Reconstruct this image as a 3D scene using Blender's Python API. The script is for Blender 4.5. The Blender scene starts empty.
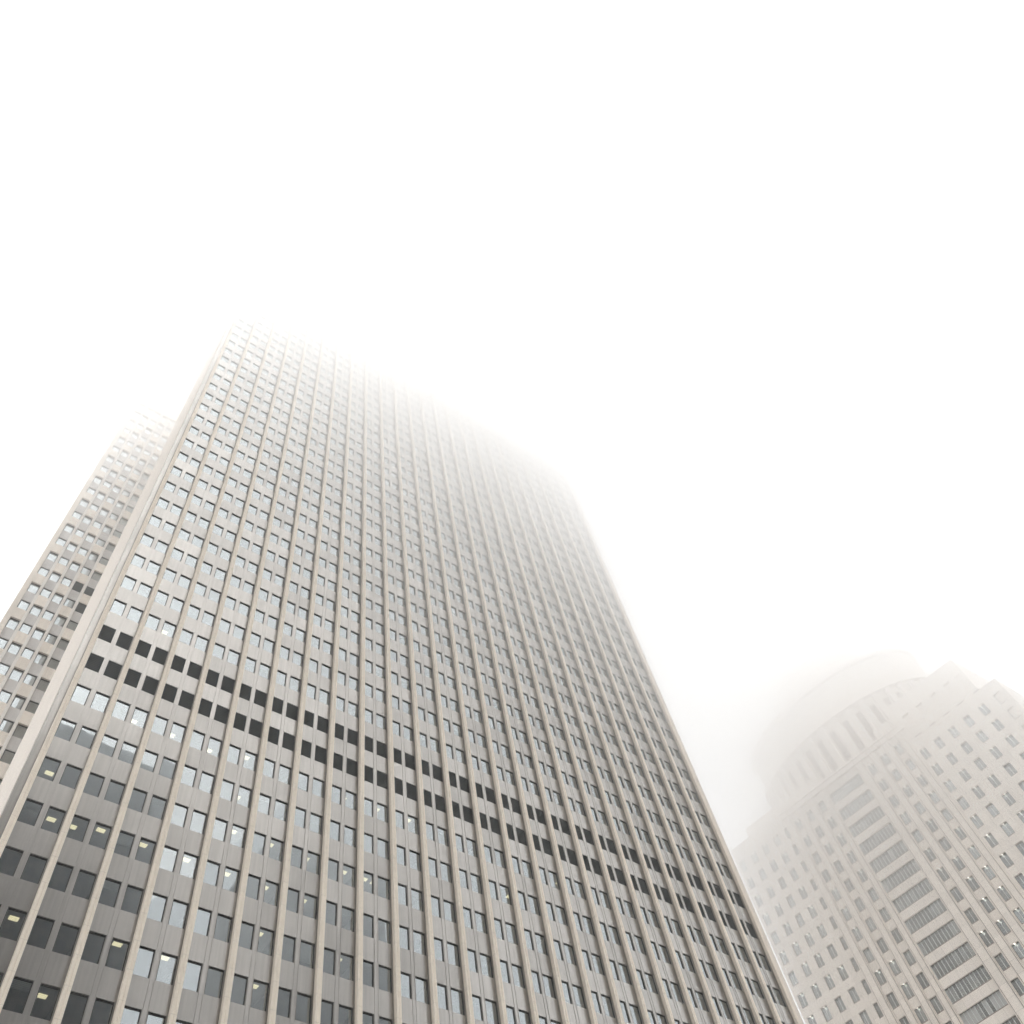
import bpy, math, random
from mathutils import Matrix, Vector
random.seed(7)
scene = bpy.context.scene
col = scene.collection
R = math.radians

# ------------------------------------------------------------ camera
RGT = Vector((0.8066995, -0.5752305, -0.1354465))
UPV = Vector((-0.4591340, -0.7543627, 0.4691832))
FWD = Vector((0.3720643, 0.3163018, 0.8726519))
CAM = Vector((0.0, 0.0, 1.6))
cd = bpy.data.cameras.new("camera")
cam = bpy.data.objects.new("camera", cd)
col.objects.link(cam)
cam.matrix_world = Matrix(((RGT.x, UPV.x, -FWD.x, CAM.x), (RGT.y, UPV.y, -FWD.y, CAM.y),
                           (RGT.z, UPV.z, -FWD.z, CAM.z), (0, 0, 0, 1)))
cd.sensor_width = 36.0
FPX = 913.785
cd.lens = FPX / 1024 * 36.0
cd.clip_start = 0.1
cd.clip_end = 20000
scene.camera = cam

# ------------------------------------------------------------ light
SUN_EL, SUN_AZ = R(58), R(200)
w = bpy.data.worlds.new("World")
scene.world = w
w.use_nodes = True
nt = w.node_tree
sky = nt.nodes.new("ShaderNodeTexSky")
sky.sky_type = 'NISHITA'
sky.sun_disc = False
sky.sun_elevation = SUN_EL
sky.sun_rotation = SUN_AZ
sky.air_density = 1.0
sky.dust_density = 5.0
hs = nt.nodes.new("ShaderNodeHueSaturation")
hs.inputs["Saturation"].default_value = 0.06
bg = nt.nodes["Background"]
bg.inputs[1].default_value = 0.15
nt.links.new(sky.outputs[0], hs.inputs["Color"])
oc = nt.nodes.new("ShaderNodeMix")            # thick overcast evens the sky out
oc.data_type = 'RGBA'
oc.inputs["Factor"].default_value = 0.85
oc.inputs[7].default_value = (4.4, 4.45, 4.5, 1)
nt.links.new(hs.outputs[0], oc.inputs[6])
nt.links.new(oc.outputs[2], bg.inputs[0])
sd = bpy.data.lights.new("sun", 'SUN')
sd.energy = 0.5
sd.angle = R(60)
sd.color = (1.0, 0.95, 0.88)
sun = bpy.data.objects.new("sun", sd)
col.objects.link(sun)
sdir = Vector((math.sin(SUN_AZ) * math.cos(SUN_EL), math.cos(SUN_AZ) * math.cos(SUN_EL), math.sin(SUN_EL)))
sun.rotation_euler = sdir.to_track_quat('Z', 'Y').to_euler()
sun.location = (0, -30, 400)
scene.view_settings.view_transform = 'Standard'
scene.view_settings.look = 'None'
scene.view_settings.gamma = 1
scene.view_settings.exposure = 1.32
c = scene.cycles
c.max_bounces = 12
c.diffuse_bounces = 4
c.glossy_bounces = 4
c.transmission_bounces = 4
c.volume_bounces = 9
c.transparent_max_bounces = 12
c.volume_step_rate = 1.0
c.volume_max_steps = 128
c.use_denoising = True
c.use_adaptive_sampling = True
c.adaptive_threshold = 0.03
c.sample_clamp_indirect = 8.0
c.caustics_reflective = False
c.caustics_refractive = False


# ------------------------------------------------------------ materials
def N(nt, kind, **kw):
    n = nt.nodes.new(kind)
    for k, v in kw.items():
        setattr(n, k, v)
    return n


def math_node(nt, op, a, b=None, clamp=False):
    n = N(nt, "ShaderNodeMath", operation=op, use_clamp=clamp)
    for i, v in enumerate((a, b)):
        if v is None:
            continue
        if isinstance(v, (int, float)):
            n.inputs[i].default_value = v
        else:
            nt.links.new(v, n.inputs[i])
    return n.outputs[0]


def base_mat(name):
    m = bpy.data.materials.new(name)
    m.use_nodes = True
    return m, m.node_tree, m.node_tree.nodes["Principled BSDF"]


def stone(name, rgb, rough=0.8, var=0.12, scale=1.2, streak=0.0, cell=None, cellvar=0.1, spec=0.4, metal=0.0,
          joint=None, jdark=0.75, bump=0.0, off=(0, 0, 0)):
    """procedural masonry or sheet metal: cloudy variation, rain streaks, one tone per panel, thin joints"""
    m, nt, p = base_mat(name)
    p.inputs["Roughness"].default_value = rough
    p.inputs["Metallic"].default_value = metal
    p.inputs["Specular IOR Level"].default_value = spec
    tc = N(nt, "ShaderNodeTexCoord")
    geo = N(nt, "ShaderNodeNewGeometry")
    pos = tc.outputs["Object"]
    mp = N(nt, "ShaderNodeMapping")
    mp.inputs["Location"].default_value = off
    nt.links.new(pos, mp.inputs[0])
    pos = mp.outputs[0]
    no = N(nt, "ShaderNodeTexNoise")
    no.inputs["Scale"].default_value = scale
    no.inputs["Detail"].default_value = 6
    no.inputs["Roughness"].default_value = 0.65
    nt.links.new(geo.outputs["Position"], no.inputs["Vector"])
    f = math_node(nt, 'MULTIPLY_ADD', no.outputs["Fac"], 2 * var)
    f.node.inputs[2].default_value = 1 - var
    if streak:
        mq = N(nt, "ShaderNodeMapping")
        mq.inputs["Scale"].default_value = (5.0, 5.0, 0.12)
        nt.links.new(geo.outputs["Position"], mq.inputs[0])
        n2 = N(nt, "ShaderNodeTexNoise")
        n2.inputs["Scale"].default_value = 1.0
        n2.inputs["Detail"].default_value = 4
        nt.links.new(mq.outputs[0], n2.inputs["Vector"])
        g = math_node(nt, 'MULTIPLY_ADD', n2.outputs["Fac"], 2 * streak)
        g.node.inputs[2].default_value = 1 - streak
        f = math_node(nt, 'MULTIPLY', f, g)
    sep = N(nt, "ShaderNodeSeparateXYZ")
    nt.links.new(pos, sep.inputs[0])
    if cell:
        cx = math_node(nt, 'FLOOR', math_node(nt, 'DIVIDE', sep.outputs[0], cell[0]))
        cz = math_node(nt, 'FLOOR', math_node(nt, 'DIVIDE', sep.outputs[2], cell[1]))
        cb = N(nt, "ShaderNodeCombineXYZ")
        nt.links.new(cx, cb.inputs[0])
        nt.links.new(cz, cb.inputs[1])
        wn = N(nt, "ShaderNodeTexWhiteNoise", noise_dimensions='2D')
        nt.links.new(cb.outputs[0], wn.inputs["Vector"])
        g = math_node(nt, 'MULTIPLY_ADD', wn.outputs["Value"], 2 * cellvar)
        g.node.inputs[2].default_value = 1 - cellvar
        f = math_node(nt, 'MULTIPLY', f, g)
    if joint:
        for ax, (step, wd) in enumerate(joint):
            if not step:
                continue
            src = sep.outputs[0] if ax == 0 else sep.outputs[2]
            fr = math_node(nt, 'FRACT', math_node(nt, 'DIVIDE', src, step))
            lt = math_node(nt, 'LESS_THAN', fr, wd / step)
            g = math_node(nt, 'MULTIPLY_ADD', lt, jdark - 1)
            g.node.inputs[2].default_value = 1
            f = math_node(nt, 'MULTIPLY', f, g)
    vm = N(nt, "ShaderNodeVectorMath", operation='SCALE')
    vm.inputs[0].default_value = rgb
    nt.links.new(f, vm.inputs["Scale"])
    nt.links.new(vm.outputs[0], p.inputs["Base Color"])
    if bump:
        b = N(nt, "ShaderNodeBump")
        b.inputs["Strength"].default_value = bump
        b.inputs["Distance"].default_value = 0.05
        nt.links.new(no.outputs["Fac"], b.inputs["Height"])
        nt.links.new(b.outputs[0], p.inputs["Normal"])
    return m


def glass(name, refl, tint, tone=(0.9, 0.97, 1.0)):
    m, nt, p = base_mat(name)
    nt.nodes.remove(p)
    out = nt.nodes["Material Output"]
    gl = N(nt, "ShaderNodeBsdfGlossy")
    gl.inputs["Roughness"].default_value = 0.015
    gl.inputs["Color"].default_value = (*tone, 1)
    tr = N(nt, "ShaderNodeBsdfTransparent")
    tr.inputs["Color"].default_value = (*tint, 1)
    fr = N(nt, "ShaderNodeFresnel")
    fr.inputs["IOR"].default_value = 1.5
    f = math_node(nt, 'ADD', math_node(nt, 'MULTIPLY', fr.outputs[0], 1 - refl), refl, clamp=True)
    geo = N(nt, "ShaderNodeNewGeometry")
    no = N(nt, "ShaderNodeTexNoise")
    no.inputs["Scale"].default_value = 0.9
    nt.links.new(geo.outputs["Position"], no.inputs["Vector"])
    b = N(nt, "ShaderNodeBump")
    b.inputs["Strength"].default_value = 0.03
    b.inputs["Distance"].default_value = 0.03
    nt.links.new(no.outputs["Fac"], b.inputs["Height"])
    nt.links.new(b.outputs[0], gl.inputs["Normal"])
    mx = N(nt, "ShaderNodeMixShader")
    nt.links.new(f, mx.inputs[0])
    nt.links.new(tr.outputs[0], mx.inputs[1])
    nt.links.new(gl.outputs[0], mx.inputs[2])
    nt.links.new(mx.outputs[0], out.inputs["Surface"])
    return m


def lamp_mat(name, rgb, s):
    m, nt, p = base_mat(name)
    p.inputs["Base Color"].default_value = (0.8, 0.75, 0.6, 1)
    p.inputs["Emission Color"].default_value = (*rgb, 1)
    p.inputs["Emission Strength"].default_value = s
    return m


H = 3.8
BAY = 3.034
X0 = 6.4896
Z0 = 65.0055 + 1.6          # top of the upper louvre row
M = {}
M['limestone'] = stone("cream_limestone", (0.94, 0.85, 0.725), 0.75, 0.10, 2.5, streak=0.10, joint=[(0, 0), (H / 2, 0.03)], jdark=0.82, bump=0.2)
M['limestone_shade'] = stone("limestone_rib_shade", (0.45, 0.40, 0.34), 0.8, 0.12, 2.5, streak=0.12)  # cream stone darkened in colour to stand for the shaded rib sides
M['end_wall'] = stone("cream_limestone_end_wall", (0.84, 0.765, 0.68), 0.75, 0.08, 1.0, streak=0.12, bump=0.2)
M['steel'] = stone("grey_metal_panel", (0.385, 0.37, 0.35), 0.28, 0.10, 0.8, streak=0.20, cell=(BAY, H), cellvar=0.09,
                   metal=0.80, off=(-(X0 + 0.44 * BAY - 4.1), 0, -(Z0 - 1.9 + 0.0)))
M['frame'] = stone("dark_window_frame", (0.05, 0.055, 0.052), 0.45, 0.1, 2)
M['louvre'] = stone("dark_louvre", (0.055, 0.064, 0.064), 0.75, 0.08, 2, spec=0.15, joint=[(0, 0), (0.19, 0.05)], jdark=0.5)
M['glass'] = glass("coated_glass", 0.30, (0.62, 0.68, 0.66))
M['glass2'] = glass("clear_glass", 0.17, (0.62, 0.68, 0.68))
M['glass3'] = glass("bright_glass", 0.33, (0.7, 0.75, 0.74))
M['ceiling'] = stone("office_ceiling", (0.30, 0.30, 0.29), 0.9, 0.1, 0.6)
M['blind'] = stone("pale_blind", (0.55, 0.56, 0.55), 0.9, 0.05, 1, joint=[(0, 0), (0.1, 0.03)], jdark=0.7)
M['room'] = stone("office_back_wall", (0.10, 0.10, 0.095), 0.9, 0.3, 0.4)
M['lamp'] = lamp_mat("ceiling_lamp_glow", (1.0, 0.84, 0.52), 0.62)
M['lamp_white'] = lamp_mat("white_lamp_glow", (1.0, 0.96, 0.88), 1.1)
M['asphalt'] = stone("asphalt", (0.05, 0.05, 0.052), 0.9, 0.2, 0.8)
M['paving'] = stone("paving", (0.25, 0.24, 0.23), 0.85, 0.12, 0.8)
M['paint'] = stone("road_paint", (0.75, 0.75, 0.72), 0.7, 0.08, 2)
M['pink_stone'] = stone("pale_pink_stone", (0.90, 0.84, 0.77), 0.75, 0.07, 0.9, streak=0.06, cell=(0.38 * H, H / 2), cellvar=0.05,
                        joint=[(0.38 * H, 0.06), (H / 2, 0.06)], jdark=0.82)
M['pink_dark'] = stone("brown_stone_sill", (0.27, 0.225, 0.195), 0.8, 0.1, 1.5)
M['mullion'] = stone("pale_grey_mullion", (0.68, 0.72, 0.71), 0.5, 0.05, 2)
M['cream_panel'] = stone("cream_spandrel", (0.93, 0.865, 0.78), 0.75, 0.1, 1.5, streak=0.1, cell=(1.485, H), cellvar=0.06)
M['pale_strip'] = stone("pale_mullion_strip", (0.92, 0.89, 0.84), 0.7, 0.08, 2)
M['grey_panel'] = stone("grey_spandrel", (0.62, 0.605, 0.59), 0.5, 0.08, 1.5, streak=0.1, cell=(1.485, H), cellvar=0.12)
M['dark_tower'] = stone("dark_facade", (0.09, 0.085, 0.08), 0.6, 0.15, 0.3, joint=[(3.0, 0.8), (3.6, 1.3)], jdark=0.55)
M['dark_glass'] = stone("dark_facade_band", (0.04, 0.045, 0.05), 0.2, 0.1, 0.5)


# ------------------------------------------------------------ mesh helpers
class MB:
    def __init__(self):
        self.v, self.f, self.m, self.mats = [], [], [], []

    def mi(self, m):
        if m not in self.mats:
            self.mats.append(m)
        return self.mats.index(m)

    def box(self, x0, x1, y0, y1, z0, z1, m, skip=""):
        i = len(self.v)
        self.v += [(x0, y0, z0), (x1, y0, z0), (x1, y1, z0), (x0, y1, z0), (x0, y0, z1), (x1, y0, z1), (x1, y1, z1), (x0, y1, z1)]
        k = self.mi(m)
        for nm, q in (("z", (0, 3, 2, 1)), ("Z", (4, 5, 6, 7)), ("y", (0, 1, 5, 4)), ("X", (1, 2, 6, 5)), ("Y", (2, 3, 7, 6)), ("x", (3, 0, 4, 7))):
            if nm in skip:
                continue
            self.f.append(tuple(i + a for a in q))
            self.m.append(k)

    def quad(self, pts, m):
        i = len(self.v)
        self.v += [tuple(p) for p in pts]
        self.f.append(tuple(range(i, i + len(pts))))
        self.m.append(self.mi(m))

    def prism(self, poly, z0, z1, m, cap=True):
        """poly: counter-clockwise plan"""
        i = len(self.v)
        n = len(poly)
        self.v += [(x, y, z0) for x, y in poly] + [(x, y, z1) for x, y in poly]
        k = self.mi(m)
        for a in range(n):
            b = (a + 1) % n
            self.f.append((i + a, i + b, i + n + b, i + n + a))
            self.m.append(k)
        if cap:
            self.f.append(tuple(i + n + a for a in range(n)))
            self.m.append(k)
            self.f.append(tuple(i + a for a in reversed(range(n))))
            self.m.append(k)

    def mesh(self, name):
        me = bpy.data.meshes.new(name)
        me.from_pydata(self.v, [], self.f)
        for m in self.mats:
            me.materials.append(M[m])
        me.polygons.foreach_set("material_index", self.m)
        me.update()
        return me

    def build(self, name, parent=None, loc=(0, 0, 0)):
        return link(name, self.mesh(name), parent, loc)


def link(name, me, parent=None, loc=(0, 0, 0), rot=(0, 0, 0)):
    o = bpy.data.objects.new(name, me)
    col.objects.link(o)
    o.parent = parent
    o.location = loc
    o.rotation_euler = rot
    return o


def thing(name, label, cat, loc, rz=0.0, group=None):
    o = link(name, None, None, loc, (0, 0, rz))
    o['label'] = label
    o['category'] = cat
    if group:
        o['group'] = group
    return o


def pix(p):
    d = Vector(p) - CAM
    z = d.dot(FWD)
    if z <= 0.1:
        return None
    return 512 + FPX * d.dot(RGT) / z, 512 - FPX * d.dot(UPV) / z


def size_in_view(root, x0, x1, z0, z1, y=0.0):
    """rough size of a window as seen from the street; 0 when out of sight"""
    c_, s_ = math.cos(root.rotation_euler.z), math.sin(root.rotation_euler.z)
    L = root.location
    P = []
    for x, z in ((x0, z0), (x1, z0), (x1, z1), (x0, z1)):
        q = pix((L.x + c_ * x - s_ * y, L.y + s_ * x + c_ * y, L.z + z))
        if q is None:
            return 0
        P.append(q)
    cx = sum(p[0] for p in P) / 4
    cy = sum(p[1] for p in P) / 4
    if not (0 < cx < 1024 and 0 < cy < 1024):
        return 0
    return abs(sum(P[i][0] * P[(i + 1) % 4][1] - P[(i + 1) % 4][0] * P[i][1] for i in range(4))) / 2


# ------------------------------------------------------------ ground, street
def structure(o):
    o['kind'] = 'structure'
    return o


g = MB()
g.box(-4000, 4000, -4000, 4000, -1.0, 0.0, 'asphalt')
structure(g.build("ground"))
g = MB()
g.box(-60, 100, 38, 120, 0.0, 0.14, 'paving')
g.box(112, 220, -60, 140, 0.0, 0.14, 'paving')
g.box(-60, 100, -60, 6.0, 0.0, 0.14, 'paving')
structure(g.build("pavement"))
g = MB()
for i in range(-30, 50):
    g.box(i * 6.0, i * 6.0 + 3.0, 21.9, 22.05, 0.004, 0.008, 'paint')
structure(g.build("road_marking"))

# ------------------------------------------------------------ main tower
LX = 4.1                       # left corner
tower = thing("office_tower", "tall grey office tower with cream vertical ribs and two rows of dark louvres", "tower", (LX, 49.44, 0.0))
NB = 24
ROWS = list(range(-16, 29))
TOP = Z0 + 29 * H
XR = X0 + 23.44 * BAY          # right rib centre-line
XEND = XR + 1.35
AO, BO, WW, WH = -0.480 * BAY, 0.0, 1.085, 1.89


def lx(x):
    return x - LX


wall = MB()
XL = X0 - 0.56 * BAY
# spandrel bands and piers between the windows (front plane y = 0)
for r in ROWS:
    zt = Z0 + r * H
    wall.box(lx(XL), lx(XR), 0, 0.3, zt + 0.0, zt + H - WH, 'steel')
    for i in range(NB):
        xr = XL + i * BAY
        xa, xb = X0 + i * BAY + AO, X0 + i * BAY
        for a, b_ in ((xr, xa), (xa + WW, xb), (xb + WW, xr + BAY)):
            wall.box(lx(a), lx(b_), 0, 0.3, zt - WH, zt, 'steel', skip="zZ")
zb = Z0 + ROWS[0] * H - WH
wall.box(lx(XL), lx(XR), 0, 0.3, 0.14, zb, 'steel')
# raised seams either side of the middle mullion of each bay
for i in range(NB):
    for off in (-0.335, -0.045):
        x = X0 + i * BAY + off
        wall.box(lx(x), lx(x + 0.035), -0.03, 0.0, 4.0, TOP - 0.3, 'steel', skip="Y")
# grey recess strip beside the corner and roof edge
wall.box(lx(XL - 0.70), lx(XL), 0.10, 0.4, 0.14, TOP, 'steel')
wall.box(lx(XR), lx(XR + 0.55), 0.10, 0.4, 0.14, TOP, 'steel')
wall.box(lx(XL), lx(XR), -0.02, 0.5, Z0 + 28 * H + (H - WH) + 0.002, TOP + 0.6, 'steel')
wall.build("wall", tower)

ends = MB()
DEEP = 12.4
# end walls of stone with shallow vertical joints, plain back and roof
ends.box(0.0, lx(XL - 0.70), -0.05, 0.4, 0.14, TOP + 0.6, 'end_wall', skip="Y")
y = 0.4
k = 0
while y < DEEP - 0.1:
    y2 = min(DEEP, y + 2.4)
    ends.box(0.0, 0.4, y, y2 - 0.06, 0.14, TOP + 0.6, 'end_wall')
    ends.box(0.05, 0.4, y2 - 0.06, y2, 0.14, TOP + 0.6, 'end_wall', skip="yY")
    y = y2
ends.box(lx(XR + 0.55), lx(XEND), -0.05, DEEP, 0.14, TOP + 0.6, 'end_wall')
ends.box(0.4, lx(XR + 0.55), DEEP - 0.4, DEEP, 0.14, TOP + 0.6, 'end_wall', skip="xX")
ends.build("end_wall", tower)
rf = MB()
rf.box(0.4, lx(XR + 0.55), 0.5, DEEP - 0.4, TOP - 0.4, TOP, 'asphalt')
rf.build("roof", tower)
rb = MB()
rb.box(14, lx(XEND) - 12, DEEP, DEEP + 24, 0.14, TOP - 6, 'end_wall', skip="y")
rb.build("rear_wing", tower)

# ribs: grooved limestone cap on a web with shade put into its colour
rp = MB()
hw = 0.198
D1, D2 = -0.10, -0.45
rp.prism([(-hw + 0.02, D1), (-hw + 0.02, 0.0), (hw - 0.02, 0.0), (hw - 0.02, D1)][::-1], 0.14, TOP + 0.3, 'limestone_shade')
rp.prism([(-hw, D2 + 0.02), (-hw + 0.02, D2), (-0.03, D2), (0.0, D2 + 0.035), (0.03, D2), (hw - 0.02, D2), (hw, D2 + 0.02), (hw, D1 - 0.001), (-hw, D1 - 0.001)],
         0.14, TOP + 0.8, 'limestone')
ribme = rp.mesh("rib")
for i in range(NB + 1):
    link("rib", ribme, tower, (lx(XL + i * BAY), 0, 0))

# windows
def window_meshes(w_, h_, fr, depth, gmat, central=0.0, fm='frame'):
    a = MB()
    d0, d1 = depth - 0.05, depth + 0.04
    a.box(0, fr, d0, d1, -h_, 0, fm)
    a.box(w_ - fr, w_, d0, d1, -h_, 0, fm)
    a.box(fr, w_ - fr, d0, d1, -h_, -h_ + fr, fm, skip="xX")
    a.box(fr, w_ - fr, d0, d1, -fr * 1.3, 0, fm, skip="xX")
    if central:
        a.box(w_ / 2 - central / 2, w_ / 2 + central / 2, d0 - 0.02, d1, -h_ + fr, -fr * 1.6, 'mullion', skip="zZ")
    b = MB()
    b.quad([(fr, depth, -h_ + fr), (w_ - fr, depth, -h_ + fr), (w_ - fr, depth, -fr), (fr, depth, -fr)], gmat)
    return a, b


def append(dst, src, loc, tilt=0.0):
    i = len(dst.v)
    mp = [dst.mi(m) for m in src.mats]
    for v in src.v:
        dst.v.append((v[0] + loc[0], v[1] + loc[1] + tilt * v[2], v[2] + loc[2]))
    for f, m in zip(src.f, src.m):
        dst.f.append(tuple(i + a for a in f))
        dst.m.append(mp[m])


def place_windows(root, spots, w_, h_, fr, depth, gmats, central=0.0, limit=100, fm='frame', tilt=0.004):
    """spots: (x, z_top). The largest in view become parts, the others one mass."""
    sized = sorted(spots, key=lambda s: -size_in_view(root, s[0], s[0] + w_, s[1] - h_, s[1]))
    near, far = sized[:limit], sized[limit:]
    fa, fb = window_meshes(w_, h_, fr, depth, gmats[0], central, fm)
    fme = fa.mesh("window")
    panes = []
    for gm in gmats:
        panes.append(window_meshes(w_, h_, fr, depth, gm, central, fm)[1].mesh("pane"))
    for x, z in near:
        o = link("window", fme, root, (x, 0, z))
        link("pane", random.choice(panes), o, (0, 0, 0), (random.uniform(-tilt, tilt), 0, random.uniform(-tilt, tilt)))
    if far:
        mass = MB()
        variants = [window_meshes(w_, h_, fr, depth, gm, central, fm)[1] for gm in gmats]
        for x, z in far:
            append(mass, fa, (x, 0, z))
            append(mass, random.choice(variants), (x, 0, z), random.uniform(-tilt, tilt))
        o = mass.build("windows", root)
        o['kind'] = 'stuff'


def pieces(root, name, spots_, make, w_, h_, limit=100):
    """the largest in view one by one, the rest as one mass"""
    sized = sorted(spots_, key=lambda s: -size_in_view(root, s[0], s[0] + w_, s[1] - h_, s[1]))
    proto = MB()
    make(proto)
    me = proto.mesh(name)
    for x, z in sized[:limit]:
        link(name, me, root, (x, 0, z))
    if sized[limit:]:
        mass = MB()
        for x, z in sized[limit:]:
            append(mass, proto, (x, 0, z))
        o = mass.build(name + "s", root)
        o['kind'] = 'stuff'


spots = []
for r in ROWS:
    if r in (0, -1):
        continue
    for i in range(NB):
        for off in (AO, BO):
            spots.append((lx(X0 + i * BAY + off), Z0 + r * H))
place_windows(tower, spots, WW, WH, 0.055, 0.115, ['glass'])

# louvres
lv = MB()
lv.box(0, WW, 0.05, 0.12, -WH, 0, 'louvre')
for k in range(10):
    z = -WH + 0.05 + k * 0.185
    lv.quad([(0.0, 0.012, z), (WW, 0.012, z), (WW, 0.05, z + 0.14), (0.0, 0.05, z + 0.14)], 'louvre')
lvme = lv.mesh("louvre_panel")
for r in (0, -1):
    for i in range(NB):
        for off in (AO, BO):
            link("louvre_panel", lvme, tower, (lx(X0 + i * BAY + off), 0, Z0 + r * H))

LAMPS = [(0.2, -7, .83), (1.15, -8, 1.04), (-.21, -4, 1.37), (.18, -5, 1.1), (.63, -5, 1.13), (1.19, -5, .62), (2.16, -7, .48), (2.14, -5, .67),
         (3.13, -7, .47), (3.15, -5, .69), (4.12, -4, .77), (4.13, -5, .74), (5.1, -4, .76), (5.1, -5, .78), (5.09, -6, .69), (5.11, -7, .65),
         (6.1, -4, .86), (6.1, -5, .8), (7.08, -6, .78), (7.16, -4, .87), (7.76, -4, .83), (8.06, -4, .88), (7.7, -3, 1.43), (4.13, -3, 1.24),
         (7.11, -2, .97), (8.13, -2, .78), (8.67, -2, .92), (9.13, -2, .63), (1.15, -2, 1.42), (2.15, -2, 1.34), (3.19, -2, 1.41),
         (4.13, -2, .72), (1.16, 1, 1.18), (13.69, -2, 1.12), (14.68, -2, 1.05), (15.69, -2, .97), (12.59, -3, 1.04), (7.73, -3, 1.37)]
# rooms behind the glass
rm = MB()
for r in ROWS:
    zt = Z0 + r * H
    rm.box(lx(XL), lx(XR), 0.3, 4.5, zt + 0.03, zt + 0.10, 'ceiling', skip="yYxX")
rm.quad([(lx(XL), 4.5, 0.2), (lx(XR), 4.5, 0.2), (lx(XR), 4.5, TOP - 0.4), (lx(XL), 4.5, TOP - 0.4)], 'room')
for i in range(0, NB + 1, 2):
    x = lx(XL + i * BAY)
    rm.quad([(x, 0.3, 0.2), (x, 4.5, 0.2), (x, 4.5, TOP - 0.4), (x, 0.3, TOP - 0.4)], 'room')
lit = {(round(LX_, 1), r) for LX_, r in [(X0 + (math.floor(a + 0.001) + (0 if a - math.floor(a + 0.001) < 0.45 else 1)) * BAY + (BO if a - math.floor(a + 0.001) < 0.45 else AO) - LX, r) for a, r, _ in LAMPS]}
for x, z in spots:
    if random.random() < 0.28 and (round(x, 1), round((z - Z0) / H)) not in lit:
        hgt = random.choice((0.35, 0.6, 0.6, 1.0, 1.8)) * random.uniform(0.8, 1)
        rm.quad([(x + 0.03, 0.24, z - hgt), (x + WW - 0.03, 0.24, z - hgt), (x + WW - 0.03, 0.24, z - 0.02), (x + 0.03, 0.24, z - 0.02)], 'blind')
rm.build("rooms", tower)

la = MB()
la.box(-0.27, 0.27, -0.16, 0.16, -0.05, 0.0, 'lamp')
lame = la.mesh("ceiling_light")
for bb_, r, d in LAMPS:
    link("ceiling_light", lame, tower, (lx(X0 + bb_ * BAY), d, Z0 + r * H + 0.028), (0, 0, 0))

# ------------------------------------------------------------ left tower, behind
AY = 76.53
A0 = -2.55
annex = thing("office_building", "paler office tower behind the ribbed one, its front chequered in cream and grey panels", "tower", (A0, AY, 0.0))
APZ = 104.5
PW, PP = 1.04, 1.485
AX1 = 15.0 - A0
acols = [(4.08 - A0) - PP * c_ for c_ in range(4, -6, -1)]
arows = list(range(-27, 17))
ATOP = APZ + 16 * H + 4.6
aw = MB()
prev = 0.0
for ci, x in enumerate(acols):
    aw.box(prev, x - 0.06, -0.04, 0.5, 0.14, ATOP, 'cream_panel' if ci == 0 else 'pale_strip')
    prev = x + PW + 0.06
aw.box(prev, AX1, -0.04, 0.5, 0.14, ATOP, 'pale_strip')
cc = MB()
pg = MB()
aspots, alou, gspots = [], [], []
for ci, x in enumerate(acols):
    cidx = 4 - ci
    for r in arows:
        zt = APZ + r * H
        grey = (cidx + r) % 2 == 0
        zs0, zs1 = zt - H, zt - WH      # spandrel under window r
        if grey:
            gspots.append((x, zs1))
        else:
            cc.box(x - 0.06, x + PW + 0.06, 0.0, 0.5, zs0, zs1, 'cream_panel', skip="xX")
        if (cidx, r) in ((1, 1), (0, 1), (0, 0)):
            alou.append((x, zt))
        else:
            aspots.append((x, zt))
    cc.box(x - 0.06, x + PW + 0.06, 0.0, 0.5, APZ + 16 * H, ATOP, 'cream_panel', skip="xX")
append(aw, cc, (0, 0, 0))
aw.box(0.0, AX1, 0.5, 18, 0.14, ATOP - 0.01, 'cream_panel', skip="y")
aw.build("wall", annex)
pieces(annex, "grey_spandrel", gspots, lambda mb: mb.box(-0.06, PW + 0.06, 0.14, 0.5, -(H - WH) + 0.001, -0.001, 'grey_panel', skip="xX"), PW, H - WH)
place_windows(annex, aspots, PW, WH, 0.05, 0.27, ['glass3'])
al = MB()
al.box(0, PW, 0.12, 0.2, -WH, 0, 'louvre')
alm = al.mesh("louvre_panel")
for x, z in alou:
    link("louvre_panel", alm, annex, (x, 0, z))
# a pale liner added behind the panes to brighten them and close the openings
rl = MB()
rl.box(0.1, AX1 - 0.1, 0.45, 0.46, 0.2, ATOP - 1, 'blind')
rl.build("rooms", annex)

# ------------------------------------------------------------ right tower
TH = -1.40866433
rt = thing("art_deco_tower", "pale pink stone tower with stepped shoulders and wide ribbon windows in its middle", "tower",
           (131.25, 58.0, 0.0), TH)
OZ = 116.29 + 1.6
U = H


def uz(k):
    return OZ + k * U


def wall_grid(mb, x0, x1, zbot, ztop, cols, rows, y0, thick, m):
    """masonry with openings; cols (xa, xb), rows (zlow, zhigh) ascending"""
    z = zbot
    for za, zb_ in rows:
        mb.box(x0, x1, y0, y0 + thick, z, za, m)
        px_ = x0
        for xa, xb in cols:
            if xa > px_:
                mb.box(px_, xa, y0, y0 + thick, za, zb_, m, skip="zZ")
            px_ = xb
        if x1 > px_:
            mb.box(px_, x1, y0, y0 + thick, za, zb_, m, skip="zZ")
        z = zb_
    mb.box(x0, x1, y0, y0 + thick, z, ztop, m)


WD, WDH = 0.32 * U, 0.57 * U
KB = 29
SILL = 0.16


def rows_for(k0, k1):
    return [(uz(-k) - WDH - SILL, uz(-k)) for k in range(k1, k0 - 1, -1)]


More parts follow.
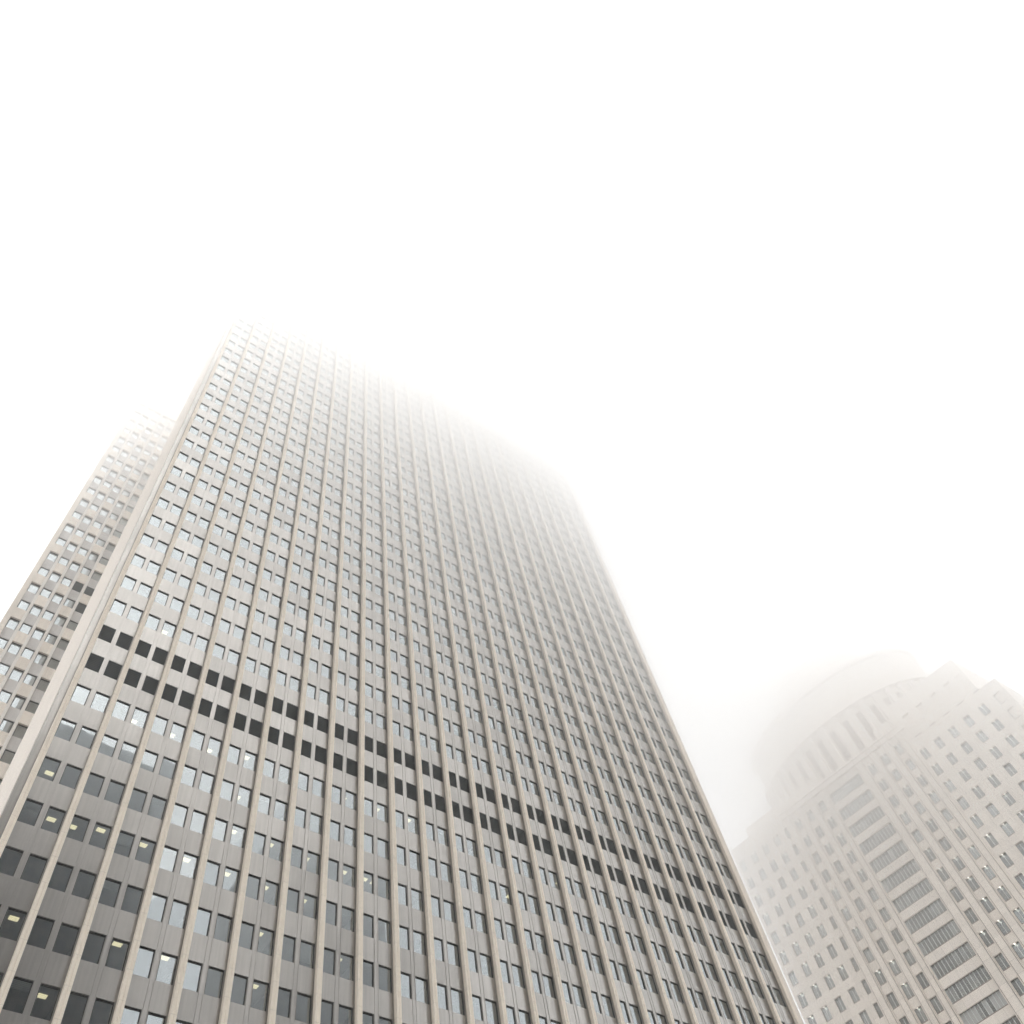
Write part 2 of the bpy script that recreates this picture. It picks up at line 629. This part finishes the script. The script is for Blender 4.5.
wr = MB()
rcols = [4.66, 5.44, 6.23, 7.04, 7.86, 8.70]
lcols = [-5.63, -4.90, -4.19, -3.49, -2.80]
lw = {-2.80: 0.2}
ro, lo = [], []
RC = 9.27
wall_grid(wr, 4.50 * U, RC * U, 0.14, uz(-1.33), [(c_ * U, c_ * U + WD) for c_ in rcols], rows_for(2, KB), 0.0, 0.5, 'pink_stone')
LC = -5.78
wall_grid(wr, LC * U, -2.5 * U, 0.14, uz(-0.15), [(c_ * U, c_ * U + lw.get(c_, 0.32) * U) for c_ in lcols], rows_for(1, KB), 0.0, 0.5, 'pink_stone')
# slight splay of the right flank, then the body behind
DP = 30.0
wr.prism([(RC * U, 0.0), (RC * U + 0.166 * DP, DP), (RC * U - 3, DP), (RC * U - 3, 0.5)], 0.14, uz(-1.33) - 0.01, 'pink_stone')
wr.box(LC * U, RC * U - 3, 0.5 + 0.6, DP, 0.14, uz(-1.34), 'pink_stone')
wr.box(LC * U, -2.5 * U, 0.5, DP, uz(-1.34), uz(-0.16), 'pink_stone', skip="z")
wspots = [(c_ * U, uz(-k)) for c_ in rcols for k in range(2, KB + 1)] + [(c_ * U, uz(-k)) for c_ in lcols[:-1] for k in range(1, KB + 1)]
nspots = [(lcols[-1] * U, uz(-k)) for k in range(1, KB + 1)]
# upper tier, set back
wall_grid(wr, 4.40 * U, 8.40 * U, uz(-1.4), uz(1.22), [(c_ * U, c_ * U + WD) for c_ in (4.95, 5.72, 6.52, 7.32, 7.95)], [(uz(0.30) - WDH - SILL, uz(0.30))], 1.2, 0.5, 'pink_stone')
wr.prism([(8.40 * U, 1.2), (8.40 * U + 0.2 * 22, 23), (8.40 * U - 3, 23), (8.40 * U - 3, 1.7)], uz(-1.4), uz(1.22) - 0.01, 'pink_stone')
wr.box(-4.75 * U, 8.40 * U - 3, 1.72, 24, uz(-1.33), uz(0.75), 'pink_stone')
# small slots under the ledge
for c_ in (4.9, 5.71, 6.48, 7.25, 8.13):
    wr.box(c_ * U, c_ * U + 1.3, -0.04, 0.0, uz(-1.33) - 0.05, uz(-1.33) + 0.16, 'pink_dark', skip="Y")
# centre section: recessed spandrels and proud piers
bc = [(-2.15, .32), (-1.43, .32), (-.70, .32), (0.0, 1.775), (2.28, .32), (3.05, .32), (3.84, .29)]
wall_grid(wr, -2.5 * U, 4.5 * U, 0.14, uz(-0.45), [(a * U, (a + b_) * U) for a, b_ in bc], rows_for(1, KB), 0.05, 0.5, 'pink_stone')
wall_body = wr.build("wall", rt)

edges = [(-2.56, -2.18), (-1.80, -1.46), (-1.08, -.73), (-.35, -.03), (1.80, 2.25), (2.63, 3.02), (3.40, 3.81), (4.16, 4.52)]
for a, b_ in edges:
    pl = MB()
    wd = (b_ - a) * U
    pl.box(0, wd, -0.26, 0.05, 0.14, uz(-0.62), 'pink_stone', skip="Y")
    pl.box(0.24, wd - 0.24, -0.42, -0.26, 0.14, uz(-0.66), 'pink_stone', skip="Y")
    for q in (0.13, wd - 0.21):
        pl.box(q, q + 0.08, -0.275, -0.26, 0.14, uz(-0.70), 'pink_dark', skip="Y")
    pl.build("pilaster", rt, (a * U, 0, 0))
# parapet over the centre with rounded shoulders
cn = MB()


def shoulder(mb, x0, x1, zt, zlow, y0, y1, rad, m):
    n = 8
    prof = []
    for k in range(n + 1):
        t = math.pi / 2 * k / n
        prof.append((x1 - rad + rad * math.sin(t), zt - rad + rad * math.cos(t)))
    prof += [(x1, zlow), (x0, zlow)]
    for k in range(n + 1):
        t = math.pi / 2 * k / n
        prof.append((x0 + rad - rad * math.cos(t), zt - rad + rad * math.sin(t)))
    i = len(mb.v)
    L = len(prof)
    mb.v += [(x, y0, z) for x, z in prof] + [(x, y1, z) for x, z in prof]
    km = mb.mi(m)
    mb.f.append(tuple(i + a for a in reversed(range(L))))
    mb.m.append(km)
    mb.f.append(tuple(i + L + a for a in range(L)))
    mb.m.append(km)
    for a in range(L):
        b = (a + 1) % L
        mb.f.append((i + a, i + b, i + L + b, i + L + a))
        mb.m.append(km)


shoulder(cn, -2.62 * U, 4.75 * U, uz(-0.22), uz(-0.85) + 0.9, -0.42, 0.0, 0.8, 'pink_stone')
cn.box(-2.70 * U, 4.68 * U - 0.6, -0.62, -0.42, uz(-0.36), uz(-0.24), 'pink_stone')
cn.box(-2.5 * U, 4.5 * U, 0.0, 1.6, uz(-0.45), uz(-0.24), 'pink_stone')
cn.build("cornice", rt)

# the drum with tall pilasters behind the parapet
dr = MB()
CU, CV, RA, RBv = 1.7 * U, 10.5, 5.2 * U, 9.2


def ell(t, k=0.0):
    return (CU + (RA + k) * math.cos(t), CV + (RBv + k) * math.sin(t))


NS = 96
poly = [ell(2 * math.pi * k / NS) for k in range(NS)]
dr.prism(poly, uz(-0.4), uz(5.0), 'pink_stone')
dr.prism([ell(2 * math.pi * k / NS, 0.9) for k in range(NS)], uz(2.65), uz(2.95), 'pink_stone')
dr.prism([ell(2 * math.pi * k / NS, 0.7) for k in range(NS)], uz(5.0), uz(5.25), 'pink_stone')
dr.build("drum_wall", rt)
NP = 40
dt = 2 * math.pi / NP
for k in range(NP):
    t = dt * (k + 0.5)
    if math.sin(t) > 0.3:
        continue
    a0, a1 = t - 0.19 * dt, t + 0.19 * dt
    dp = MB()
    dp.prism([ell(a0, 0.62), ell(a1, 0.62), ell(a1, -0.1), ell(a0, -0.1)], uz(-0.2), uz(2.64), 'pink_stone')
    b0, b1 = t + 0.31 * dt, t + 0.69 * dt
    dp.build("drum_pilaster", rt)
    dw = MB()
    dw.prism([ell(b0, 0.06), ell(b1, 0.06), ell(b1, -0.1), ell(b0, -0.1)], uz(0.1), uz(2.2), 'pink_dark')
    dw.build("drum_recess", rt)

# shaft above, lost in the cloud
sh = MB()
sh.prism([(CU + RA * 0.6 * math.cos(2 * math.pi * k / 8 + R(22.5)), CV + 6 + 8.5 * math.sin(2 * math.pi * k / 8 + R(22.5))) for k in range(8)], uz(5.25), uz(9), 'pink_stone')
sh.build("upper_shaft", rt)

# reveals, sills and windows of the right tower
side = [(c_ * U, uz(-k)) for c_, ww in bc if ww < 1 for k in range(1, KB + 1)]
pieces(rt, "sill", [(x, z - WDH) for x, z in wspots + side], lambda mb: mb.box(0.001, WD - 0.001, 0.06, 0.45, -SILL, -0.002, 'pink_dark'), WD, SILL, 80)
pieces(rt, "narrow_sill", [(x, z - WDH) for x, z in nspots], lambda mb: mb.box(0.001, 0.2 * U - 0.001, 0.06, 0.45, -SILL, -0.002, 'pink_dark'), 0.2 * U, SILL, 10)
pieces(rt, "wide_sill", [(0.0, uz(-k) - WDH) for k in range(1, KB + 1)], lambda mb: mb.box(0.001, 1.775 * U - 0.001, 0.10, 0.45, -SILL, -0.002, 'pink_dark'), 1.775 * U, SILL, 30)
rspots = wspots + [(c_ * U, uz(-k)) for c_, ww in bc if ww < 1 for k in range(1, KB + 1)]
place_windows(rt, rspots, WD, WDH, 0.05, 0.34, ['glass2', 'glass2', 'glass'], central=0.10, limit=80, tilt=0.02)
place_windows(rt, nspots, 0.2 * U, WDH, 0.05, 0.34, ['glass2'], limit=6)
# ribbon windows: eleven lights each
RWm = 1.775 * U
ra, rp_ = MB(), {}
NL = 11
for k in range(NL + 1):
    x = RWm * k / NL
    ra.box(max(0, x - 0.05), min(RWm, x + 0.05), 0.26, 0.40, -WDH + 0.05, -0.06, 'mullion', skip="zZ")
ra.box(0, RWm, 0.27, 0.41, -0.06, 0, 'frame')
ra.box(0, RWm, 0.27, 0.41, -WDH, -WDH + 0.05, 'frame')
rame = ra.mesh("ribbon_window")
for k in range(1, 22):
    o = link("ribbon_window", rame, rt, (0, 0, uz(-k)))
    pm = MB()
    for q in range(NL):
        xa, xb = RWm * q / NL + 0.05, RWm * (q + 1) / NL - 0.05
        t = random.uniform(-0.02, 0.02)
        mt = 'blind' if (random.random() < (0.75 if k in (12,) else 0.04)) else random.choice(('glass2', 'glass2', 'glass'))
        pm.quad([(xa, 0.34 - t, -WDH + 0.05), (xb, 0.34 - t, -WDH + 0.05), (xb, 0.34 + t, -0.06), (xa, 0.34 + t, -0.06)], mt)
    pm.build("pane", o)
# rooms: ceilings and a dark back wall
rr = MB()
for k in range(1, KB + 1):
    rr.box(LC * U + 0.5, (RC * U - 3.1) if k > 1 else 4.3 * U, 0.56, 1.08, uz(-k) + 0.02, uz(-k) + 0.1, 'ceiling', skip="yYxX")
rr.quad([(LC * U + 0.4, 1.08, 0.3), (RC * U - 0.4, 1.08, 0.3), (RC * U - 0.4, 1.08, uz(-1.4)), (LC * U + 0.4, 1.08, uz(-1.4))], 'room')
rr.build("rooms", rt)
rl_ = MB()
rl_.box(-0.6, 0.6, -0.09, 0.09, -0.06, 0, 'lamp_white')
rlm = rl_.mesh("ceiling_light")
cnt = 0
for x, z in sorted(rspots, key=lambda s: -size_in_view(rt, s[0], s[0] + WD, s[1] - WDH, s[1])):
    if size_in_view(rt, x, x + WD, z - WDH, z) > 0 and random.random() < 0.55 and cnt < 95:
        link("ceiling_light", rlm, rt, (x + WD * 0.45, random.uniform(0.62, 0.85), z + 0.01), (0, 0, R(90)))
        cnt += 1

# ------------------------------------------------------------ towers across the street (the main tower's glass mirrors them)
def mirror_tower(x0, x1, y0, y1, h, label):
    t = thing("dark_tower", label, "tower", ((x0 + x1) / 2, y1, 0.0))
    hx = (x1 - x0) / 2
    a = MB()
    a.box(-hx, hx, -(y1 - y0), 0, 0.14, h, 'dark_tower')
    a.box(-hx - 0.3, hx + 0.3, -(y1 - y0) - 0.3, 0.3, h, h + 1.2, 'dark_tower')
    a.build("wall", t)
    b = MB()
    nfl = int(h / 3.6) - 1
    for k in range(nfl):
        z = 4.2 + k * 3.6
        n = max(3, int(2 * hx / 3))
        for q in range(n):
            xa = -hx + 2 * hx * (q + 0.2) / n
            b.box(xa, xa + 2 * hx / n * 0.6, 0, 0.05, z, z + 1.9, 'dark_glass', skip="y")
    b.build("window_band", t)


mirror_tower(-60, 45, -95, -60, 170, "dark brown tower across the street, seen only mirrored in the lower left windows")
mirror_tower(91, 128, -140, -100, 208, "dark slab across the street, seen only mirrored in the lower middle windows")

# ------------------------------------------------------------ air
def volume_mat(name, dens=None):
    m, nt, p = base_mat(name)
    nt.nodes.remove(p)
    v = N(nt, "ShaderNodeVolumePrincipled")
    v.inputs["Color"].default_value = (1, 1, 1, 1)
    v.inputs["Anisotropy"].default_value = 0.8
    if dens is not None:
        v.inputs["Density"].default_value = dens
    nt.links.new(v.outputs[0], nt.nodes["Material Output"].inputs["Volume"])
    return m, nt, v


M['haze'] = volume_mat("thin_haze", 0.0009)[0]
hz = MB()
hz.box(-600, 900, -500, 1000, -2.0, 320, 'haze')
o = hz.build("haze")
o['kind'] = 'stuff'

mc, nt, v = volume_mat("low_cloud")
geo = N(nt, "ShaderNodeNewGeometry")
sep = N(nt, "ShaderNodeSeparateXYZ")
nt.links.new(geo.outputs["Position"], sep.inputs[0])
mp = N(nt, "ShaderNodeMapping")
mp.inputs["Scale"].default_value = (1, 1, 1.6)
nt.links.new(geo.outputs["Position"], mp.inputs[0])
no = N(nt, "ShaderNodeTexNoise")
no.inputs["Scale"].default_value = 0.014
no.inputs["Detail"].default_value = 3
nt.links.new(mp.outputs[0], no.inputs["Vector"])
# cloud base sinks towards the far side of the right tower
sink = math_node(nt, 'MULTIPLY', math_node(nt, 'MULTIPLY', math_node(nt, 'ADD', sep.outputs[0], -82.0), 0.03, clamp=True),
                 math_node(nt, 'ADD', math_node(nt, 'MULTIPLY', math_node(nt, 'MAXIMUM', math_node(nt, 'ADD', sep.outputs[1], -18.0), 0.0), 0.55), 14.0))
wob = math_node(nt, 'MULTIPLY', math_node(nt, 'ADD', no.outputs["Fac"], -0.5), 24.0)
zl = math_node(nt, 'ADD', sep.outputs[2], wob)
side_ = math_node(nt, 'MULTIPLY', math_node(nt, 'SUBTRACT', 30.0, sep.outputs[0]), 0.04, clamp=True)
zz = math_node(nt, 'ADD', zl, math_node(nt, 'MINIMUM', sink, 45.0))
zz = math_node(nt, 'ADD', zz, math_node(nt, 'MULTIPLY', side_, -14.0))
zl = math_node(nt, 'ADD', zl, math_node(nt, 'MULTIPLY', side_, -28.0))
lowp = math_node(nt, 'MULTIPLY', math_node(nt, 'DIVIDE', math_node(nt, 'ADD', zl, -64.0), 30.0, clamp=True), 0.017)
q = math_node(nt, 'DIVIDE', math_node(nt, 'ADD', zz, -104.0), 76.0, clamp=True)
hi = math_node(nt, 'MULTIPLY', math_node(nt, 'POWER', q, 1.2), 0.040)
edge = math_node(nt, 'DIVIDE', math_node(nt, 'ADD', sep.outputs[1], 45.0), 60.0, clamp=True)   # thins out over the street
dv = N(nt, "ShaderNodeVectorMath", operation='DISTANCE')          # a thicker bank clinging to the drum
nt.links.new(geo.outputs["Position"], dv.inputs[0])
dv.inputs[1].default_value = (136, 72, 156)
bank = math_node(nt, 'MULTIPLY', math_node(nt, 'SUBTRACT', 1.0, math_node(nt, 'DIVIDE', dv.outputs["Value"], 42.0), clamp=True), 0.032)
tot = math_node(nt, 'ADD', math_node(nt, 'MULTIPLY', math_node(nt, 'ADD', lowp, hi), edge), bank)
nt.links.new(tot, v.inputs["Density"])
M['cloud'] = mc
mc.cycles.volume_step_rate = 0.6
cl = MB()
cl.box(-60, 178, -45, 118, 58, 182, 'cloud')
o = cl.build("low_cloud")
o['kind'] = 'stuff'
